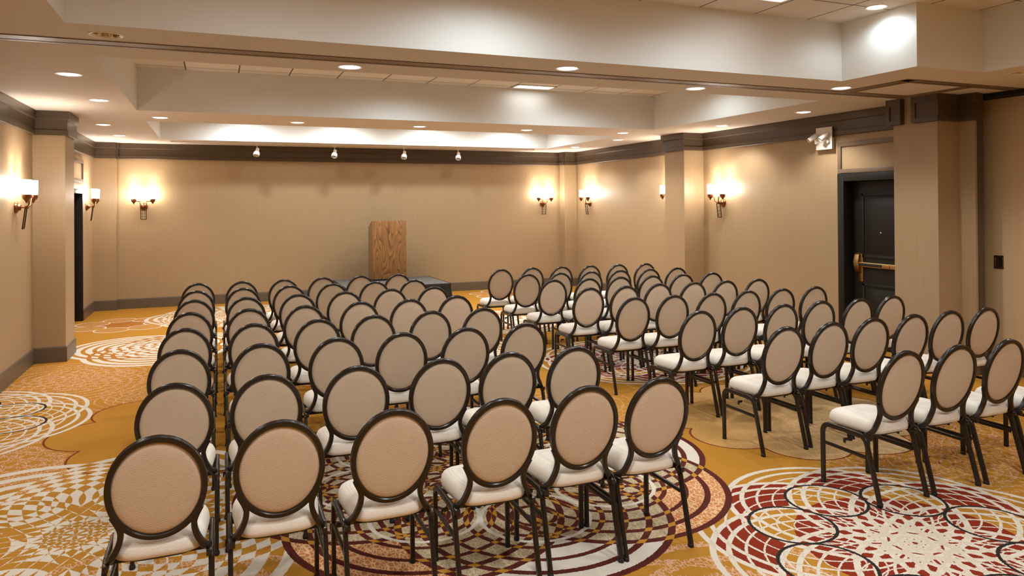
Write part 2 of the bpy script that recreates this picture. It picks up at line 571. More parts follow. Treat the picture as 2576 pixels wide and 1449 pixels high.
# left wall with the door opening, its pillar and the corner pilaster
b = MB()
b.box((XL - .2, YF, 0), (XL, DL[0], TOP)).box((XL - .2, DL[1], 0), (XL, YB + .2, TOP)).box((XL - .2, DL[0], DL[2]), (XL, DL[1], TOP))
struct(b.build('wall_left', 'paper', smooth=0))
struct(MB().box((XL - .01, 10.25, 0), (-1.69, 10.85, HC + .02)).build('pillar', 'paper', smooth=0))
struct(MB().box((XL - .01, 14.93, 0), (-1.665, YB + .01, HC + .02)).build('pillar', 'paper', smooth=0))
struct(MB().box((XL - .2, YB, 0), (XP + .3, YB + .2, TOP)).build('wall_back', 'paper', smooth=0))
struct(MB().box((7.31, 14.78, 0), (XR + .01, YB + .01, HC + .02)).build('pillar', 'paper', smooth=0))
b = MB()
b.box((XR, DR[1], 0), (XR + .35, YB + .2, TOP)).box((XR, 5.9, 0), (XR + .35, DR[0], TOP)).box((XR, DR[0], DR[2]), (XR + .35, DR[1], TOP))
struct(b.build('wall_right', 'paper', smooth=0))
struct(MB().box((7.22, 10.12, 0), (XR + .01, 10.68, HC + .02)).build('pillar', 'paper', smooth=0))
b = MB().box((PX, 5.55, 0), (XR + .01, 6.10, HC + .02)).box((7.58, 5.375, 0), (XR + .01, 5.56, HC + .02))
struct(b.build('pillar', 'paper', smooth=0))
# folding partition that closes the near right side, in tall panels with dark joints
b = MB()
y = 5.62
k = 0
while y > YF:
    y1 = max(y - 1.22, YF)
    b.box((XP, y1 + .004, 0.02), (XP + .09, y - .004, HC - .05), 0)
    y = y1; k += 1
b.box((XP + .07, YF, 0.0), (XP + .2, 5.9, HC + .02), 1)
struct(b.build('wall_partition', ['panel_paper', 'void'], smooth=0))
struct(MB().box((7.74, YF, HC - .045), (XP + .2, 5.62, HC + .01)).build('trim_1', 'void', smooth=0))
struct(MB().box((7.615, 5.36, 0), (7.70, 5.44, HC)).build('trim_2', 'crown', smooth=0))
struct(MB().box((XL - .2, YF - .2, 0), (XP + .3, YF, TOP)).build('wall_front', 'paper', smooth=0))

# lower ceiling with coffer openings and lamp holes
COF = [(-.87, -2.2, 6.44, 5.28), (-.87, 6.39, 6.44, 9.82), (-.87, 11.05, 6.5, 13.97)]
NOTCH = (5.59, 4.47)
LAMPS = [  # x, y, lit, words for the label
    (-.675, 5.57, False, 'unlit mirrored ceiling downlight beside the partition track, above the wall with two-lamp sconce'),
    (1.05, 6.16, True, 'lit downlight on the stage side of the partition track, nearer the wall sconce side'),
    (2.80, 5.59, True, 'lit downlight on the near side of the partition track, midway along the beam'),
    (4.52, 6.13, True, 'lit downlight on the stage side of the partition track, nearer the black door'),
    (5.92, 5.60, True, 'lit downlight beside the square corner of the partition track'),
    (-1.177, 7.33, True, 'largest lit downlight over the left aisle, first after the partition track'),
    (-1.168, 9.02, True, 'lit downlight over the left aisle, second after the partition track'),
    (-1.46, 11.70, True, 'lit downlight over the left aisle just past the pillar'),
    (-1.45, 13.40, True, 'lit downlight over the left aisle nearest the back wall'),
    (-.66, 10.53, True, 'lit downlight on the far beam between coffers, leftmost of five'),
    (1.068, 10.56, True, 'lit downlight on the far beam between coffers, second of five from the left'),
    (2.82, 10.54, True, 'lit downlight on the far beam between coffers, middle of five'),
    (4.54, 10.51, True, 'lit downlight on the far beam between coffers, fourth of five from the left'),
    (6.25, 10.45, True, 'lit downlight on the far beam between coffers, rightmost of five'),
    (6.84, 11.62, True, 'lit downlight over the right aisle just past the right pilaster'),
    (6.88, 13.41, True, 'lit downlight over the right aisle nearest the back wall'),
    (7.09, 8.98, True, 'lit downlight by the right wall between the pilaster and the emergency light'),
    (7.045, 7.28, True, 'lit downlight in front of the emergency light near the black door'),
    (6.78, 4.36, False, 'unlit mirrored downlight cut by the right edge, above the folding partition'),
    (-1.45, 4.2, True, ''), (-1.45, 1.6, True, ''), (7.2, 3.45, True, ''), (7.1, 1.0, True, ''), (-1.45, -1.2, True, ''), (7.1, -1.2, True, ''),  # added lamps out of view, to light the near chairs and the partition
]
RH = .085
def circle(x, y, r, n=28):
    return [Vector((x + r * math.cos(2 * math.pi * k / n), y + r * math.sin(2 * math.pi * k / n), HC)) for k in range(n)]
def coffer_outline(i):
    x0, y0, x1, y1 = COF[i]
    if i == 0:
        return [(x0, y0), (x1, y0), (x1, NOTCH[1]), (NOTCH[0], NOTCH[1]), (NOTCH[0], y1), (x0, y1)]
    return [(x0, y0), (x1, y0), (x1, y1), (x0, y1)]
loops = [[Vector((XL - .05, YF - .05, HC)), Vector((XP + .1, YF - .05, HC)), Vector((XP + .1, YB + .05, HC)), Vector((XL - .05, YB + .05, HC))]]
for i in range(3):
    loops.append([Vector((x, y, HC)) for x, y in coffer_outline(i)][::-1])
for x, y, *_ in LAMPS:
    loops.append(circle(x, y, RH)[::-1])
flat = [q for lp in loops for q in lp]
tri = geometry.tessellate_polygon(loops)
b = MB().add(flat, [tuple(f) for f in tri])
struct(b.build('ceiling', 'plaster', smooth=0))
CZ = [HC + .555, HC + .52, HC + .5]
for i in range(3):
    ol = coffer_outline(i)
    n = len(ol)
    b = MB()
    vs = [(x, y, HC) for x, y in ol] + [(x, y, CZ[i] + .02) for x, y in ol]
    b.add(vs, [(k, (k + 1) % n, n + (k + 1) % n, n + k) for k in range(n)])
    c = struct(b.build('coffer', 'coffer', smooth=0))
    x0, y0, x1, y1 = COF[i]
    MB().box((x0 - .05, y0 - .05, CZ[i]), (x1 + .05, y1 + .05, CZ[i] + .04)).build('tile_ceiling', 'tiles', c, smooth=0)

# ------------------------------------------------------------------ crown, baseboards
def wall_sweep(name, poly, prof, mats, kind=True):
    """sweep (offset into the room, z) along a wall line walked with the room on its left hand"""
    poly = [Vector((x, y)) for x, y in poly]
    n = len(poly)
    nor = []
    for i in range(n - 1):
        d = (poly[i + 1] - poly[i]).normalized()
        nor.append(Vector((-d.y, d.x)))
    vs = []
    k = len(prof)
    for i, p in enumerate(poly):
        if i == 0: mt = nor[0]
        elif i == n - 1: mt = nor[-1]
        else:
            a, c = nor[i - 1], nor[i]
            mt = (a + c) / (1 + a.dot(c))
        for off, z in prof:
            q = p + mt * off
            vs.append((q.x, q.y, z))
    fs = []
    for i in range(n - 1):
        for a in range(k):
            c = (a + 1) % k
            fs.append((i * k + a, i * k + c, (i + 1) * k + c, (i + 1) * k + a))
    fs.append(tuple(range(k))); fs.append(tuple((n - 1) * k + a for a in range(k))[::-1])
    return struct(MB().add(vs, fs).build(name, mats, smooth=0))
CROWN = [(-.005, HC - .002), (.05, HC - .002), (.05, HC - .095), (.028, HC - .105), (.028, HC - .225), (.04, HC - .23), (.04, HC - .285), (.03, HC - .292), (-.005, HC - .292)]
wall_sweep('trim_3', [(7.61, 6.10), (7.61, 10.12), (7.22, 10.12), (7.22, 10.68), (7.61, 10.68), (7.61, 14.78), (7.31, 14.78)], CROWN, 'crown')
wall_sweep('trim_4', [(7.31, 14.78), (7.31, 15.03), (-1.665, 15.03), (-1.665, 14.93)], CROWN, 'crown')
wall_sweep('trim_5', [(-1.665, 14.93), (-2.03, 14.93), (-2.03, 10.85), (-1.69, 10.85), (-1.69, 10.25), (-2.03, 10.25), (-2.03, YF)], CROWN, 'crown')
# capitals of the near pillar, broken where the partition track meets it
wall_sweep('trim_6', [(PX, 5.955), (PX, 6.10), (XR, 6.10)], CROWN, 'crown')
wall_sweep('trim_7', [(7.61, 5.375), (7.58, 5.375), (7.58, 5.55), (PX, 5.55), (PX, 5.825)], CROWN, 'crown')
for nm, y0, y1 in (('trim_8', 5.499, 5.822), ('trim_9', 5.958, 6.151)):
    z0, z1 = HC - .293, HC - .003
    b = MB().box((PX - .051, y0, z0 + .001), (PX - .001, y1, z1))
    for a, c in (((PX - .064, y0, z0), (PX - .048, y1, z0 + .05)), ((PX - .064, y0, z1 - .075), (PX - .048, y1, z1)), ((PX - .064, y0 if nm == 'trim_9' else y1 - .05, z0 + .048), (PX - .048, y0 + .05 if nm == 'trim_9' else y1, z1 - .073))):
        b.rbox(a, c, .002)
    if nm == 'trim_9': b.rbox((PX - .064, y1 - .05, z0 + .048), (PX - .048, y1, z1 - .073), .002)
    struct(b.build(nm, 'crown', smooth=0))
BASE = [(-.005, .001), (.016, .001), (.016, .17), (.012, .182), (-.005, .186)]
wall_sweep('baseboard_right', [(7.61, 7.26), (7.61, 10.12), (7.22, 10.12), (7.22, 10.68), (7.61, 10.68), (7.61, 14.78), (7.31, 14.78)], BASE, 'base')
wall_sweep('baseboard_pillar', [(7.61, 5.375), (7.58, 5.375), (7.58, 5.55), (PX, 5.55), (PX, 6.10), (7.60, 6.10)], BASE, 'base')
wall_sweep('baseboard_back', [(7.31, 14.78), (7.31, 15.03), (-1.665, 15.03), (-1.665, 14.93)], BASE, 'base')
wall_sweep('baseboard_left', [(-1.665, 14.93), (-2.03, 14.93), (-2.03, DL[1] + .03)], BASE, 'base')
wall_sweep('baseboard_aisle', [(-2.03, DL[0] - .1), (-2.03, 10.85), (-1.69, 10.85), (-1.69, 10.25), (-2.03, 10.25), (-2.03, YF)], BASE, 'base')
wall_sweep('baseboard_partition', [(XP, YF), (XP, 5.6)], [(-.005, .001), (.012, .001), (.012, .15), (-.005, .155)], 'base')

# ------------------------------------------------------------------ doors
# right: black fire door set back in the wall
b = MB()
for a, c in (((XR - .022, DR[1] - .005, 0), (XR + .16, DR[1] + .095, DR[2] + .1)), ((XR - .022, DR[0] - .09, DR[2]), (XR + .16, DR[1], DR[2] + .1)), ((XR - .022, DR[0] - .095, 0), (XR + .16, DR[0] + .005, DR[2] + .1))):
    b.rbox(a, c, .004)
fr = struct(b.build('door_1', 'black_door'))
XD = XR + .14
b = MB()
y0, y1 = DR[0] + .012, DR[1] - .012
b.box((XD, y0, .012), (XD + .045, y1, DR[2] - .006))
pan = []
for z0, z1 in ((1.15, 1.98), (.16, .82)):
    a0, a1 = y0 + .14, y1 - .14
    fr_ = .035
    for (p, q) in (((a0, z0), (a1, z0 + fr_)), ((a0, z1 - fr_), (a1, z1)), ((a0, z0), (a0 + fr_, z1)), ((a1 - fr_, z0), (a1, z1))):
        b.rbox((XD - .012, p[0], p[1]), (XD + .004, q[0], q[1]), .005)
    b.rbox((XD - .006, a0 + .06, z0 + .06), (XD + .004, a1 - .06, z1 - .06), .005)
leaf = b.build('door_leaf', 'black_door', fr)
b = MB()
b.rbox((XD - .012, y1 - .155, .84), (XD, y1 - .075, 1.20), .005)
b.build('lock_plate', 'brass', leaf)
b = MB()
pth = [(XD - .01, 0, 1.21), (XD - .055, 0, 1.19), (XD - .075, 0, 1.09), (XD - .055, 0, .98), (XD - .01, 0, .94)]
vs = []
for yy in (y1 - .06, y1 - .135):
    vs += [(p[0], yy, p[2]) for p in pth]
b.add(vs, [(i, i + 1, i + 6, i + 5) for i in range(4)] + [(0, 1, 2, 3, 4), (9, 8, 7, 6, 5), (0, 5, 9, 4)])
b.build('latch_housing', 'brass', leaf, smooth=40)
MB().rbox((XD - .06, y0 + .05, 1.035), (XD - .015, y1 - .11, 1.095), .006).build('push_bar', 'brass', leaf)
MB().rbox((XD - .068, y1 - .48, 1.047), (XD - .055, y1 - .14, 1.083), .004).build('push_grip', 'foot', leaf)
MB().rbox((XD - .07, y1 - .60, 1.04), (XD - .055, y1 - .49, 1.09), .004).build('bar_cover', 'brass', leaf)
MB().lathe([(.008, 0), (.008, .006), (.0, .007)], Matrix.Translation((XD - .005, (y0 + y1) / 2 + .04, 1.48)) @ Matrix.Rotation(R(-90), 4, 'Y'), 12, 0, True).build('peephole', 'white_metal', leaf)
struct(MB().box((XR + .30, DR[0] - .2, 0), (XR + .34, DR[1] + .2, DR[2] + .2)).build('wall_lobby', 'void', smooth=0))
def framed(name, axis, x, y0, y1, z0, z1, wd=.055, sgn=-1):
    b = MB()
    for (p, q) in (((y0, z0), (y1, z0 + wd)), ((y0, z1 - wd), (y1, z1)), ((y0, z0 + wd - .002), (y0 + wd, z1 - wd + .002)), ((y1 - wd, z0 + wd - .002), (y1, z1 - wd + .002))):
        xa, xb = sorted((x + sgn * .022, x - sgn * .003))
        b.rbox((xa, p[0], p[1]), (xb, q[0], q[1]), .003)
    return struct(b.build(name, 'taupe'))
framed('trim_10', 'x', XR, DR[0] - .07, 7.255, 2.246, 2.65)
framed('trim_11', 'x', XL, DL[0] - .1, DL[1] + .02, 2.27, 2.64, sgn=1)
# left: doorway beyond the pillar, its black leaf set in the wall
b = MB()
for a, c in (((XL - .17, DL[1] - .03, 0), (XL + .012, DL[1] + .012, DL[2] + .05)), ((XL - .17, DL[0] - .012, 0), (XL + .012, DL[0] + .03, DL[2] + .05)), ((XL - .17, DL[0], DL[2] - .02), (XL + .012, DL[1], DL[2] + .05))):
    b.rbox(a, c, .003)
d2 = struct(b.build('door_2', 'black_door'))
b = MB().box((XL - .16, DL[0] + .025, .01), (XL - .115, DL[1] - .025, DL[2] - .02))
for z0, z1 in ((1.15, 1.95), (.16, .85)):
    b.rbox((XL - .12, DL[0] + .18, z0), (XL - .108, DL[1] - .18, z1), .005)
b.build('door_leaf', 'black_door', d2)
struct(MB().box((XL - .5, DL[0] - .2, 0), (XL - .45, DL[1] + .2, 2.3)).build('wall_hall', 'void', smooth=0))

# ------------------------------------------------------------------ partition track in the ceiling
def track(name, runs, label):
    b = MB()
    for (x0, y0, x1, y1, s) in runs:
        z1, z0 = HC - .001, HC - .007
        if s == 'x':     # runs along x; slot near the far edge
            yy0, yy1 = sorted((y0, y1)); wd = yy1 - yy0
            b.rbox((x0, yy0, z0), (x1, yy0 + wd * .62, z1), .002, 0)
            b.box((x0, yy0 + wd * .62, HC - .003), (x1, yy0 + wd * .8, z1), 1)
            b.rbox((x0, yy0 + wd * .8, z0 + .002), (x1, yy1, z1), .002, 0)
        else:
            xx0, xx1 = sorted((x0, x1)); wd = xx1 - xx0
            b.rbox((xx0, y0, z0), (xx0 + wd * .62, y1, z1), .002, 0)
            b.box((xx0 + wd * .62, y0, HC - .003), (xx0 + wd * .8, y1, z1), 1)
            b.rbox((xx0 + wd * .8, y0, z0 + .002), (xx1, y1, z1), .002, 0)
    return tag(b.build(name, ['track', 'slot'], smooth=0), label, 'ceiling track')
track('partition_track', [(XL + .05, 5.76, 7.18, 5.96, 'x')], 'long brown metal ceiling track running across the room for the folding partition')
track('parking_track', [(6.09, 4.97, 6.27, 5.76, 'y'), (6.09, 4.96, 7.72, 5.11, 'x'), (7.04, 5.11, 7.18, 5.76, 'y')], 'square loop of brown ceiling track beside the near right pillar where panels park')
# flush pull in the nearest panel
h = empty('flush_pull', (XP, 5.355, 1.204)); tag(h, 'small rectangular recessed metal pull set in the folding partition panel', 'handle')
b = MB()
for (p, q) in (((-.052, -.073), (.052, -.055)), ((-.052, .055), (.052, .073)), ((-.052, -.073), (-.034, .073)), ((.034, -.073), (.052, .073))):
    b.rbox((-.008, p[0], p[1]), (.001, q[0], q[1]), .003)
b.build('rim', 'nickel', h)
MB().box((-.003, -.034, -.055), (.001, .0, .055), 0).box((-.003, .0, -.055), (.001, .034, .055), 1).build('cup', ['void', 'nickel'], h, smooth=0)

# ------------------------------------------------------------------ ceiling lamps
def downlight(x, y, lit, label, z=HC, rad=RH, power=P_DOWN, color=C_DOWN, spot=128, name='ceiling_downlight', group='round downlights in the lower ceiling', hole=True):
    e = empty(name, (x, y, z))
    tag(e, label, 'ceiling light', group)
    MB().lathe([(rad - .006, .004), (rad + .012, -.006), (rad + .022, -.004), (rad + .024, .001)], None, 36).build('trim_ring', 'white_metal', e)
    if hole and not lit:
        MB().lathe([(rad, -.001), (rad * .82, .06), (rad * .7, .13), (0.001, .13)], None, 36).build('reflector', 'chrome', e)
    if lit:
        zl = -.004
        MB().lathe([(rad * .98, .002), (rad * .96, -.003), (rad * .6, -.009), (.001, -.011)], None, 36).build('lens', 'lens', e)
        lamp('bulb', 'SPOT', (0, 0, zl - .03), power, color, e, .06, None, spot, .55)
    else:
        MB().lathe([(.001, .06), (.03, .065), (.04, .09), (.022, .128)], None, 24).build('bulb_glass', 'clear', e)
    return e
extra = 0
OFF = ('added unseen downlight over the left aisle abreast of the nearest chairs', 'added unseen downlight over the left aisle beside the camera', 'added unseen downlight brightening the partition panels abreast of the nearest row of chairs', 'added unseen downlight by the partition panels beside the camera',
       'added unseen downlight over the left aisle behind the camera', 'added unseen downlight by the partition panels behind the camera')  # labels of the added out-of-view lamps
for x, y, lit, lb in LAMPS:
    if not lb:
        lb = OFF[extra]; extra += 1
    downlight(x, y, lit, lb)
# cans let into the coffer ceilings
CANS = [(1.9, 4.5, 0, 54, 'recessed can in the near coffer washing the middle of its far side'), (5.41, 4.72, 0, 13, 'bright recessed can in the near coffer beside its inner corner'),
        (3.8, 4.4, 0, 34, 'recessed can in the near coffer beside the slim troffer'), (1.7, 1.0, 0, 60, 'added unseen can in the near coffer above the camera'), (4.2, 2.5, 0, 110, 'added unseen can in the near coffer brightening the partition end'),  # last two are added, for light on the foreground and the partition
        (.3, 4.3, 0, 12, 'recessed can in the near coffer at its darker end above the left chairs'), (.7, 8.7, 1, 16, 'added unseen can brightening the darker end of the middle coffer'), (2.3, 8.75, 1, 80, 'recessed can in the middle coffer washing its far side'), (4.75, 8.75, 1, 80, 'recessed can in the middle coffer before the slim troffer'), (5.8, 8.0, 1, 30, 'recessed can in the middle coffer near its right side'),  # the two at the darker ends are added to brighten them
        (.5, 13.35, 2, 90, 'recessed can in the far coffer at its left end'), (2.2, 13.35, 2, 90, 'recessed can in the far coffer left of its middle'), (3.9, 13.35, 2, 90, 'recessed can in the far coffer right of its middle'), (5.6, 13.35, 2, 90, 'recessed can in the far coffer at its right end')]
for x, y, i, pw, lb in CANS:
    downlight(x, y, True, lb, CZ[i], .075, pw, C_CAN, 168, 'coffer_downlight', 'cans in the coffer ceilings', False)
def troffer(x, y, i, label, sx=.6, sy=.6, power=P_TROFFER):
    e = empty('ceiling_troffer', (x, y, CZ[i])); tag(e, label, 'ceiling light', 'flat troffers in the coffers')
    b = MB()
    for (p, q) in (((-sx / 2, -sy / 2), (sx / 2, -sy / 2 + .025)), ((-sx / 2, sy / 2 - .025), (sx / 2, sy / 2)), ((-sx / 2, -sy / 2), (-sx / 2 + .025, sy / 2)), ((sx / 2 - .025, -sy / 2), (sx / 2, sy / 2))):
        b.rbox((p[0], p[1], -.012), (q[0], q[1], .001), .003)
    b.build('frame', 'white_metal', e)
    MB().box((-sx / 2 + .02, -sy / 2 + .02, -.006), (sx / 2 - .02, sy / 2 - .02, 0)).build('diffuser', 'troffer_lens', e, smooth=0)
    l = lamp('tubes', 'AREA', (0, 0, -.02), power, C_TROFFER, e)
    l.data.shape = 'RECTANGLE'; l.data.size = sx - .08; l.data.size_y = sy - .08
    return e
troffer(4.2, 4.76, 0, 'slim lit troffer in the near coffer, its edge at the top of the photo', .6, .28, 2.0)
troffer(4.25, 9.56, 1, 'slim lit troffer in the middle coffer, seen past the beam', .6, .28, 2.0)
troffer(.6, 1.6, 0, 'added unseen square troffer in the near coffer above the left block of chairs')  # added out of view as fill for the foreground
troffer(3.0, .4, 0, 'added unseen square troffer in the near coffer above the camera')  # also an added fill light, outside the frame
troffer(1.5, 12.5, 2, 'square lit troffer in the far coffer, left one', .6, .6, 40.0)
troffer(4.6, 12.5, 2, 'square lit troffer in the far coffer, right one', .6, .6, 40.0)

# track spotlights in front of the back wall
rl = tag(MB().rbox((-.73, 14.235, HC - .022), (6.33, 14.275, HC + .001), .003).build('spotlight_rail', 'white_metal'), 'thin cream spotlight rail on the ceiling in front of the back wall', 'light rail')
def track_head(x, label):
    e = empty('track_spotlight', (x, 14.255, HC - .022)); tag(e, label, 'spotlight', 'white spotlights on the rail')
    MB().rbox((-.03, -.018, -.02), (.03, .018, .0), .003).build('adapter', 'white_metal', e)
    MB().cyl((0, 0, -.015), (0, 0, -.10), .008, 12).build('stem', 'white_metal', e)
    mt = Matrix.Translation((.012, 0, -.085)) @ Matrix.Rotation(R(14), 4, 'Y') @ Matrix.Rotation(R(-28), 4, 'X')
    prof = [(.001, .0), (.028, 0), (.032, -.006), (.032, -.055), (.05, -.085), (.056, -.10), (.056, -.15), (.05, -.156), (.046, -.12), (.001, -.11)]
    hd = MB().lathe(prof, mt, 28).build('lamp_head', 'white_metal', e)
    MB().lathe([(.045, -.128), (.001, -.124)], mt, 28).build('lens', 'clear', hd)
    lamp('bulb', 'SPOT', mt @ Vector((0, 0, -.165)), P_TRACK, C_DOWN, e, .04, mt.to_euler(), 70, .6)
    return e
for x, lb in ((.72, 'white track spotlight, leftmost of four on the rail'), (2.13, 'white track spotlight, second from left on the rail, left of the lectern'),
              (3.49, 'white track spotlight, third from left on the rail, right of the lectern'), (4.62, 'white track spotlight, rightmost of four on the rail')):
    track_head(x, lb)

# ------------------------------------------------------------------ wall sconces
def sconce_proto():
    """built against the plane y = 0, facing -y, origin at the back plate"""
    e = empty('wall_sconce', (0, 0, 0))
    b = MB()
    mt = Matrix.Rotation(R(90), 4, 'X')
    b.lathe([(.001, 0), (.062, 0), (.066, .008), (.058, .022), (.04, .032), (.03, .05), (.02, .055), (.001, .058)], mt, 32)
    b.build('back_plate', 'copper', e)
    b = MB()
    pr = rprof(.014, .014, .004, 2)
    for s in (-1, 1):
        b.sweep([(0, -.055, .0), (s * .02, -.10, .0), (s * .045, -.135, .025), (s * .052, -.138, .06), (s * .055, -.138, .095), (s * .155, -.138, .1)], pr, (0, 1, .3))
    b.lathe([(.001, -.022), (.018, -.018), (.024, 0), (.018, .018), (.001, .022)], Matrix.Translation((0, -.105, .0)), 20)
    b.build('arm', 'copper', e, smooth=50)
    for s in (-1, 1):
        mt = Matrix.Translation((s * .155, -.138, 0))
        MB().lathe([(.001, .045), (.008, .05), (.012, .06), (.02, .075), (.036, .092), (.042, .10), (.044, .108), (.044, .14), (.04, .142), (.001, .138)], mt, 28).build('cup', 'copper', e)
        MB().lathe([(.039, .14), (.043, .155), (.045, .20), (.045, .30), (.041, .30), (.041, .20), (.036, .15)], mt, 32).build('glass_shade', 'shade', e)
        lamp('bulb', 'POINT', (s * .155, -.138, .235), P_SCONCE, C_SCONCE, e, .02)
    b = MB()
    # hanging lattice, leaning out at the top
    z0, z1 = -.235, -.015
    lean = lambda z: -.10 + (z1 - z) * .12
    fr_ = [(-.045, z1), (.045, z1), (.045, z0), (-.045, z0)]
    bar = rprof(.010, .012, .002, 1); thin = rprof(.004, .005, .001, 1)
    for i in range(4):
        (x0, a), (x1, c) = fr_[i], fr_[(i + 1) % 4]
        b.sweep([(x0, lean(a), a), (x1, lean(c), c)], bar, (0, 1, 0))
    for x in (-.018, .018):
        b.sweep([(x, lean(z1), z1), (x, lean(z0), z0)], thin, (0, 1, 0))
    for z in (-.07, -.125, -.18):
        b.sweep([(-.045, lean(z), z), (.045, lean(z), z)], thin, (0, 1, 0))
    b.build('lattice', 'bronze', e, smooth=0)
    return e
SC = [((XL, 9.44, 1.875), R(90), 'two-lamp copper wall sconce before the left pillar, nearest the camera'),
      ((XL, 14.16, 1.875), R(90), 'two-lamp copper wall sconce seen edge-on beyond the dark left doorway'),
      ((-1.222, YB, 1.87), 0, 'two-lamp copper wall sconce on the back wall at its left end'),
      ((6.873, YB, 1.87), 0, 'two-lamp copper wall sconce on the back wall beside the corner pilaster'),
      ((XR, 14.13, 1.87), R(-90), 'two-lamp copper wall sconce on the right wall in the far corner'),
      ((XR, 10.98, 1.89), R(-90), 'wall sconce on the right wall half hidden behind the pilaster, one shade showing'),
      ((XR, 9.61, 1.87), R(-90), 'two-lamp copper wall sconce on the right wall between pilaster and emergency light')]
sp = sconce_proto()
for i, (loc, rz, lb) in enumerate(SC):
    if i == 0:
        sp.location = loc; sp.rotation_euler = (0, 0, rz)
        tag(sp, lb, 'wall lamp', 'two-lamp copper sconces')
    else:
        copy_thing(sp, loc, rz, lb)

# emergency light above the black door
e = empty('emergency_light', (XR - .045, 7.43, 2.72)); tag(e, 'white emergency light plate with two lamp heads, above the black door', 'emergency light')
MB().rbox((-.03, -.137, -.148), (-.012, .137, .148), .003).rbox((-.014, -.11, -.14), (.044, .11, .01), .002).build('plate', 'white_metal', e)
for yy in (.13, -.07):
    MB().cyl((-.02, yy - .02, -.055), (-.06, yy - .02, -.05), .02, 20).cyl((-.055, yy - .02, -.055), (-.07, yy - .01, .005), .011, 12).build('bracket', 'white_metal', e)
    mt = Matrix.Translation((-.09, yy, .018)) @ Vector((-.72, .28, -.52)).to_track_quat('Z', 'Y').to_matrix().to_4x4()
    hd = MB().lathe([(.001, -.062), (.03, -.062), (.034, -.056), (.034, .068), (.031, .072), (.029, .064)], mt, 28).build('lamp_head', 'white_metal', e)
    MB().lathe([(.03, .064), (.02, .06), (.001, .056)], mt, 28).build('lens', 'clear', hd)
MB().lathe([(.004, 0), (.004, .004), (.0005, .005)], Matrix.Translation((-.03, .0, -.1)) @ Matrix.Rotation(R(-90), 4, 'Y'), 10).build('indicator', 'copper', e)

# ------------------------------------------------------------------ stage and lectern
e = empty('stage_riser', (3.13, 13.97, 0)); tag(e, 'low stage platform with grey top and black pleated skirt before the back wall', 'stage')
X0, X1, Y0, Y1, HS = -.96, .98, -.76, .78, .38
MB().rbox((X0, Y0, HS - .06), (X1, Y1, HS), .006).build('deck', 'stage_top', e)
MB().rbox((X0 - .012, Y0 - .012, HS - .065), (X1 + .012, Y0 + .002, HS + .003), .003).rbox((X1 - .002, Y0 - .012, HS - .065), (X1 + .012, Y1, HS + .003), .003).rbox((X0 - .012, Y0 - .012, HS - .065), (X0 + .002, Y1, HS + .003), .003).build('edge_trim', 'foot', e)
pts = []
per = [(X0, Y1, 0, 1), (X0, Y0, 0, 0), (X1, Y0, 0, 0), (X1, Y1, 0, 0)]
line = [Vector(p[:2]) for p in per]
vs = []
N = 0
for i in range(3):
    a, c = line[i], line[i + 1]
    d = (c - a); L = d.length; d.normalize(); nn = Vector((d.y, -d.x))
    st = int(L / .012)
    for k in range(st):
        s_ = k / st * L
        wv = .012 + .014 * math.sin(s_ * 62 + 1.7 * math.sin(s_ * 9))
        p = a + d * s_
        t0, t1, t2 = p + nn * (.012), p + nn * (.018 + wv * .8), p + nn * (.035 + wv * 1.5)
        vs += [(t0.x, t0.y, HS - .05), (t1.x, t1.y, HS - .18), (t2.x, t2.y, .004)]
        N += 1
fs = []
for k in range(N - 1):
    for j in range(2):
        fs.append((k * 3 + j, (k + 1) * 3 + j, (k + 1) * 3 + j + 1, k * 3 + j + 1))
MB().add(vs, fs).build('skirt', 'skirt', e, smooth=80)
for x in (X0 + .1, X1 - .1):
    for yy in (Y0 + .1, Y1 - .1):
        MB().cyl((x, yy, 0), (x, yy, HS - .055), .02, 12).build('leg', 'foot', e)

e = empty('lectern', (3.175, 14.2, HS + .003)); tag(e, 'walnut-veneer lectern with slanted top standing on the stage', 'lectern')
W2, DP, HT, HB = .337, .40, 1.553 - HS, 1.425 - HS
MB().rbox((-W2, .0, .03), (W2, .02, HT), .002).build('front_panel', 'wood', e)
for s in (-1, 1):
    x0, x1 = sorted((s * W2, s * (W2 - .02)))
    yb = [(.0195, .03), (DP, .03), (DP, HB), (.0195 + .05, HT), (.0195, HT)]
    vs = [(x0, y_, z_) for y_, z_ in yb] + [(x1, y_, z_) for y_, z_ in yb]
    fs = [(0, 1, 2, 3, 4), (9, 8, 7, 6, 5)] + [(i, (i + 1) % 5, 5 + (i + 1) % 5, 5 + i) for i in range(5)]
    MB().add(vs, fs).build('side_panel', 'wood_side', e, smooth=0)
b = MB()
vs = [(x, y_, z_) for x in (-W2 + .02, W2 - .02) for y_, z_ in ((.07, HT - .012), (DP - .005, HB - .012), (DP - .005, HB - .032), (.07, HT - .032))]
b.add(vs, [(0, 1, 2, 3), (7, 6, 5, 4)] + [(i, (i + 1) % 4, 4 + (i + 1) % 4, 4 + i) for i in range(4)])
b.build('reading_top', 'wood', e, smooth=0)
MB().box((-W2 + .02, .03, .5), (W2 - .02, DP - .02, .52)).build('shelf', 'wood', e, smooth=0)
MB().box((-W2 + .012, .012, .0), (W2 - .012, DP - .02, .03)).build('plinth', 'foot', e, smooth=0)

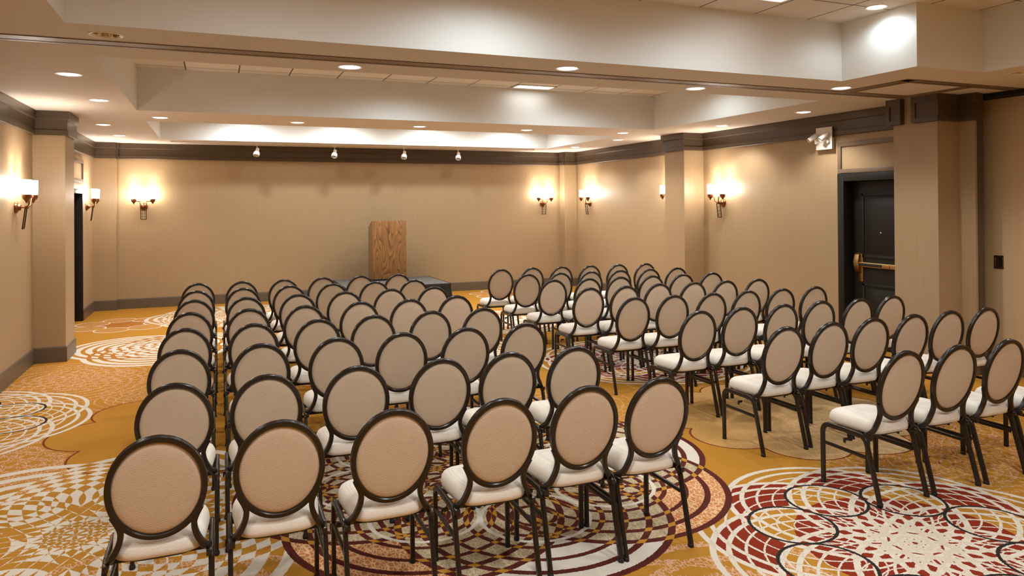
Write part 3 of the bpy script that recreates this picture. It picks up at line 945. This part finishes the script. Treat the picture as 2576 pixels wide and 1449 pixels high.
# ------------------------------------------------------------------ chairs
def chair_proto():
    """faces +y, origin on the floor below the middle of the seat"""
    e = empty('banquet_chair', (0, 0, 0))
    SX = .203
    tube = rprof(.021, .033, .007, 3)
    def arc(c, r, a0, a1, n=6):
        return [(c[0] + r * math.cos(R(a0 + (a1 - a0) * i / n)), c[1] + r * math.sin(R(a0 + (a1 - a0) * i / n))) for i in range(n + 1)]
    zr = .400
    front = [(.222, .018)] + [(.226, .335)] + arc((.226 - .06, .338), .06, 2, 88, 7)
    rail = [(.168, .398), (.06, zr), (-.07, zr)]
    rear = [(-.07, zr)] + arc((-.072, zr - .06), .06, 90, 165, 7) + [(-.222, .018)]
    for s in (-1, 1):
        for nm, pp in (('leg', front), ('side_rail', rail), ('leg', rear)):
            o = MB().sweep([(s * SX, y_, z_) for y_, z_ in pp], tube, (1, 0, 0)).build(nm, 'frame', e, smooth=40)
            if nm == 'leg':
                y_ = .222 if pp is front else -.222
                MB().lathe([(.015, .0), (.017, .004), (.0165, .018), (.012, .022)], Matrix.Translation((s * SX, y_, 0)) @ Matrix.Diagonal((.9, 1.15, 1, 1)), 14, 0, True).build('glide', 'foot', o)
        MB().sweep([(s * SX, .22, .272), (s * SX, -.125, .272)], rprof(.016, .022, .004, 2), (1, 0, 0)).build('stretcher', 'frame', e, smooth=40)
    # upholstered seat: domed, wider at the front, on a dark pan
    n = 48
    def outline(z, k, yo=0.0):
        out = []
        for i in range(n):
            a = 2 * math.pi * i / n
            ca, sa = math.cos(a), math.sin(a)
            ex = .42
            x = math.copysign(abs(ca) ** ex, ca); y_ = math.copysign(abs(sa) ** ex, sa)
            y_ = y_ * .196 * k + .032 + yo
            wd = (.196 if y_ > .1 else .196 - (.1 - y_) * .09) * k
            out.append((x * wd, y_, z))
        return out
    lv = [(.412, .93), (.418, .985), (.440, 1.0), (.462, .985), (.480, .94), (.492, .86), (.500, .7), (.505, .45), (.507, .2)]
    vs = []
    for z, k in lv: vs += outline(z, k)
    vs.append((0, .032, .508)); vs.append((0, .032, .41))
    fs = []
    for i in range(len(lv) - 1):
        for k in range(n):
            a, c = i * n + k, i * n + (k + 1) % n
            fs.append((a, c, c + n, a + n))
    T = (len(lv) - 1) * n
    for k in range(n):
        fs.append((T + k, T + (k + 1) % n, len(vs) - 2)); fs.append(((k + 1) % n, k, len(vs) - 1))
    MB().add(vs, fs).build('seat', 'seat', e, smooth=60)
    vs = outline(.390, .74) + outline(.400, .80) + outline(.413, .82)
    fs = [tuple(range(n))[::-1], tuple(range(2 * n, 3 * n))]
    for i in range(2):
        for k in range(n):
            a, c = i * n + k, i * n + (k + 1) % n
            fs.append((a, c, c + n, a + n))
    b = MB().add(vs, fs)
    for y_ in (.14, -.055):
        b.rbox((-SX, y_ - .014, .377), (SX, y_ + .014, .400), .003)
    b.build('seat_pan', 'foot', e, smooth=40)
    MB().rbox((-.222, .02, .335), (-.190, .034, .352), .003).rbox((-.226, .018, .322), (-.218, .036, .352), .003).build('ganging_hook', 'frame', e, smooth=0)
    # oval back
    lean = R(12); zc, yc = .7225, -.21
    def P(x, s, off=0.0):       # in-plane coordinates (x, s up the lean), off toward the front
        return (x, yc - s * math.sin(lean) + off * math.cos(lean), zc + s * math.cos(lean) + off * math.sin(lean))
    AX, BZ, w_, d_ = .193, .231, .024, .032
    n = 72
    prof = []
    h1 = d_ / 2
    # grooved outer face between two rounded lips
    prof = [(-w_ / 2, -h1 + .004), (-w_ / 2 + .004, -h1), (w_ / 2 - .006, -h1), (w_ / 2 - .001, -h1 + .003), (w_ / 2, -h1 + .008), (w_ / 2 - .0025, -h1 + .012), (w_ / 2 - .0025, h1 - .012),
            (w_ / 2, h1 - .008), (w_ / 2 - .001, h1 - .003), (w_ / 2 - .006, h1), (-w_ / 2 + .004, h1), (-w_ / 2, h1 - .004)]
    b = MB()
    vs = []
    nrm = Vector((0, math.cos(lean), math.sin(lean)))
    for i in range(n):
        a = 2 * math.pi * i / n
        ax, bz = AX - w_ / 2, BZ - w_ / 2
        c = Vector(P(ax * math.cos(a), bz * math.sin(a)))
        nx, ns = math.cos(a) / ax, math.sin(a) / bz
        q = math.hypot(nx, ns); nx /= q; ns /= q
        out = Vector(P(nx, ns)) - Vector(P(0, 0))
        for u, v_ in prof: vs.append(c + out * u + nrm * v_)
    k = len(prof)
    fs = []
    for i in range(n):
        j = (i + 1) % n
        for a in range(k):
            c = (a + 1) % k
            fs.append((i * k + a, i * k + c, j * k + c, j * k + a))
    b.add(vs, fs)
    # curved legs of the back that sweep out to the seat rails
    for s in (-1, 1):
        ctl = [P(s * .166, -.105), P(s * .146, -.148), P(s * .138, -.180), P(s * .141, -.215), P(s * .152, -.250), P(s * .170, -.285), P(s * .186, -.310, .012), P(s * .196, -.328, .03)]
        ctl = [Vector(c) for c in ctl]
        pth = []
        for i in range(len(ctl) - 1):
            p0, p1, p2, p3 = ctl[max(i - 1, 0)], ctl[i], ctl[i + 1], ctl[min(i + 2, len(ctl) - 1)]
            for t_ in (0, .25, .5, .75):
                pth.append(.5 * ((2 * p1) + (p2 - p0) * t_ + (2 * p0 - 5 * p1 + 4 * p2 - p3) * t_ ** 2 + (3 * p1 - p0 - 3 * p2 + p3) * t_ ** 3))
        pth.append(ctl[-1])
        b.sweep(pth, rprof(.024, .030, .006, 3), (1, 0, 0), refs=[(1, 0, 0)] * len(pth))
        b.rbox((s * .196 - .012, -.165, .385), (s * .196 + .012, -.115, .412), .004)
    b.build('back_frame', 'frame', e, smooth=40)
    # padded oval, bulging to both sides
    ax, bz = AX - w_ + .003, BZ - w_ + .003
    b = MB()
    lv = [(1.0, 0.0), (.985, .008), (.94, .0145), (.85, .019), (.68, .022), (.42, .0235), (.18, .024)]
    for sg in (1, -1):
        vs = []
        for kf, off in lv:
            for i in range(n):
                a = 2 * math.pi * i / n
                vs.append(P(ax * kf * math.cos(a), bz * kf * math.sin(a), sg * off * (1.25 if sg > 0 else .62)))
        vs.append(P(0, 0, sg * .024 * (1.25 if sg > 0 else .62)))
        fs = []
        for i in range(len(lv) - 1):
            for k in range(n):
                a, c = i * n + k, i * n + (k + 1) % n
                fs.append((a, c, c + n, a + n) if sg < 0 else (a, a + n, c + n, c))
        T = (len(lv) - 1) * n
        for k in range(n):
            fs.append((T + k, T + (k + 1) % n, len(vs) - 1))
        b.add(vs, fs)
    b.build('backrest', 'back', e, smooth=60)
    return e

LX = [[-.225, .26, .75, 1.27, 1.755, 2.195], [-.2, .26, .76, 1.26, 1.71, 2.17], [-.22, .28, .79, 1.26, 1.75, 2.23], [-.22, .28, .77, 1.24, 1.74, 2.22],
      [-.21, .28, .77, 1.285, 1.77, 2.27], [-.2, .29, .80, 1.295, 1.8, 2.285], [-.2, .29, .80, 1.285, 1.79, 2.275], [-.2, .3, .80, 1.28, 1.765, 2.26]]
LY = [[3.54, 3.56, 3.53, 3.50, 3.55, 3.55], [4.47, 4.48, 4.49, 4.48, 4.49, 4.48], [5.44, 5.44, 5.45, 5.46, 5.47, 5.47], [6.33, 6.35, 6.36, 6.38, 6.41, 6.39],
      [7.23, 7.24, 7.25, 7.29, 7.27, 7.34], [8.13, 8.13, 8.16, 8.18, 8.22, 8.21], [8.98, 9.03, 9.06, 9.06, 9.06, 9.05], [9.81, 9.80, 9.81, 9.86, 9.85, 9.86]]
RX = [[3.974, 4.446, 4.923, 5.384], [3.941, 4.407, 4.868, 5.315, 5.767, 6.212], [3.859, 4.328, 4.79, 5.262, 5.715, 6.182], [3.827, 4.278, 4.733, 5.19, 5.647, 6.1], [3.821, 4.268, 4.738, 5.183, 5.628, 6.089], [3.822, 4.288, 4.737, 5.182, 5.643, 6.109], [3.824, 4.287, 4.761, 5.206, 5.668, 6.13], [3.769, 4.27, 4.729, 5.192, 5.664, 6.127]]
RY = [[3.525, 3.52, 3.52, 3.52], [4.51, 4.53, 4.55, 4.55, 4.565, 4.56], [5.45, 5.47, 5.465, 5.485, 5.455, 5.485], [6.45, 6.43, 6.41, 6.42, 6.41, 6.40],
      [7.36, 7.34, 7.39, 7.34, 7.32, 7.30], [8.29, 8.26, 8.25, 8.21, 8.2, 8.2], [9.08, 9.065, 9.07, 9.05, 9.02, 9.03], [9.9, 9.95, 9.92, 9.9, 9.88, 9.85]]
ORD = ['first', 'second', 'third', 'fourth', 'fifth', 'sixth', 'seventh', 'eighth']
proto = chair_proto()
used = False
for side, XX, YY in (('left', LX, LY), ('right', RX, RY)):
    for r in range(8):
        for c in range(len(XX[r])):
            rowname = 'nearest' if r == 0 else ('farthest' if r == 7 else ORD[r])
            tail = 'row' if r in (0, 7) else 'row from the camera'
            lb = f'beige oval-back chair, {ORD[c]} from left, {rowname} {tail}, {side} block'
            rz = R(random.uniform(-1.0, 1.0))
            loc = (XX[r][c], YY[r][c], 0)
            if not used:
                proto.location = loc; proto.rotation_euler = (0, 0, rz)
                tag(proto, lb, 'chair', 'banquet chairs in the left block'); used = True
            else:
                q = copy_thing(proto, loc, rz, lb)
                q['group'] = f'banquet chairs in the {side} block'
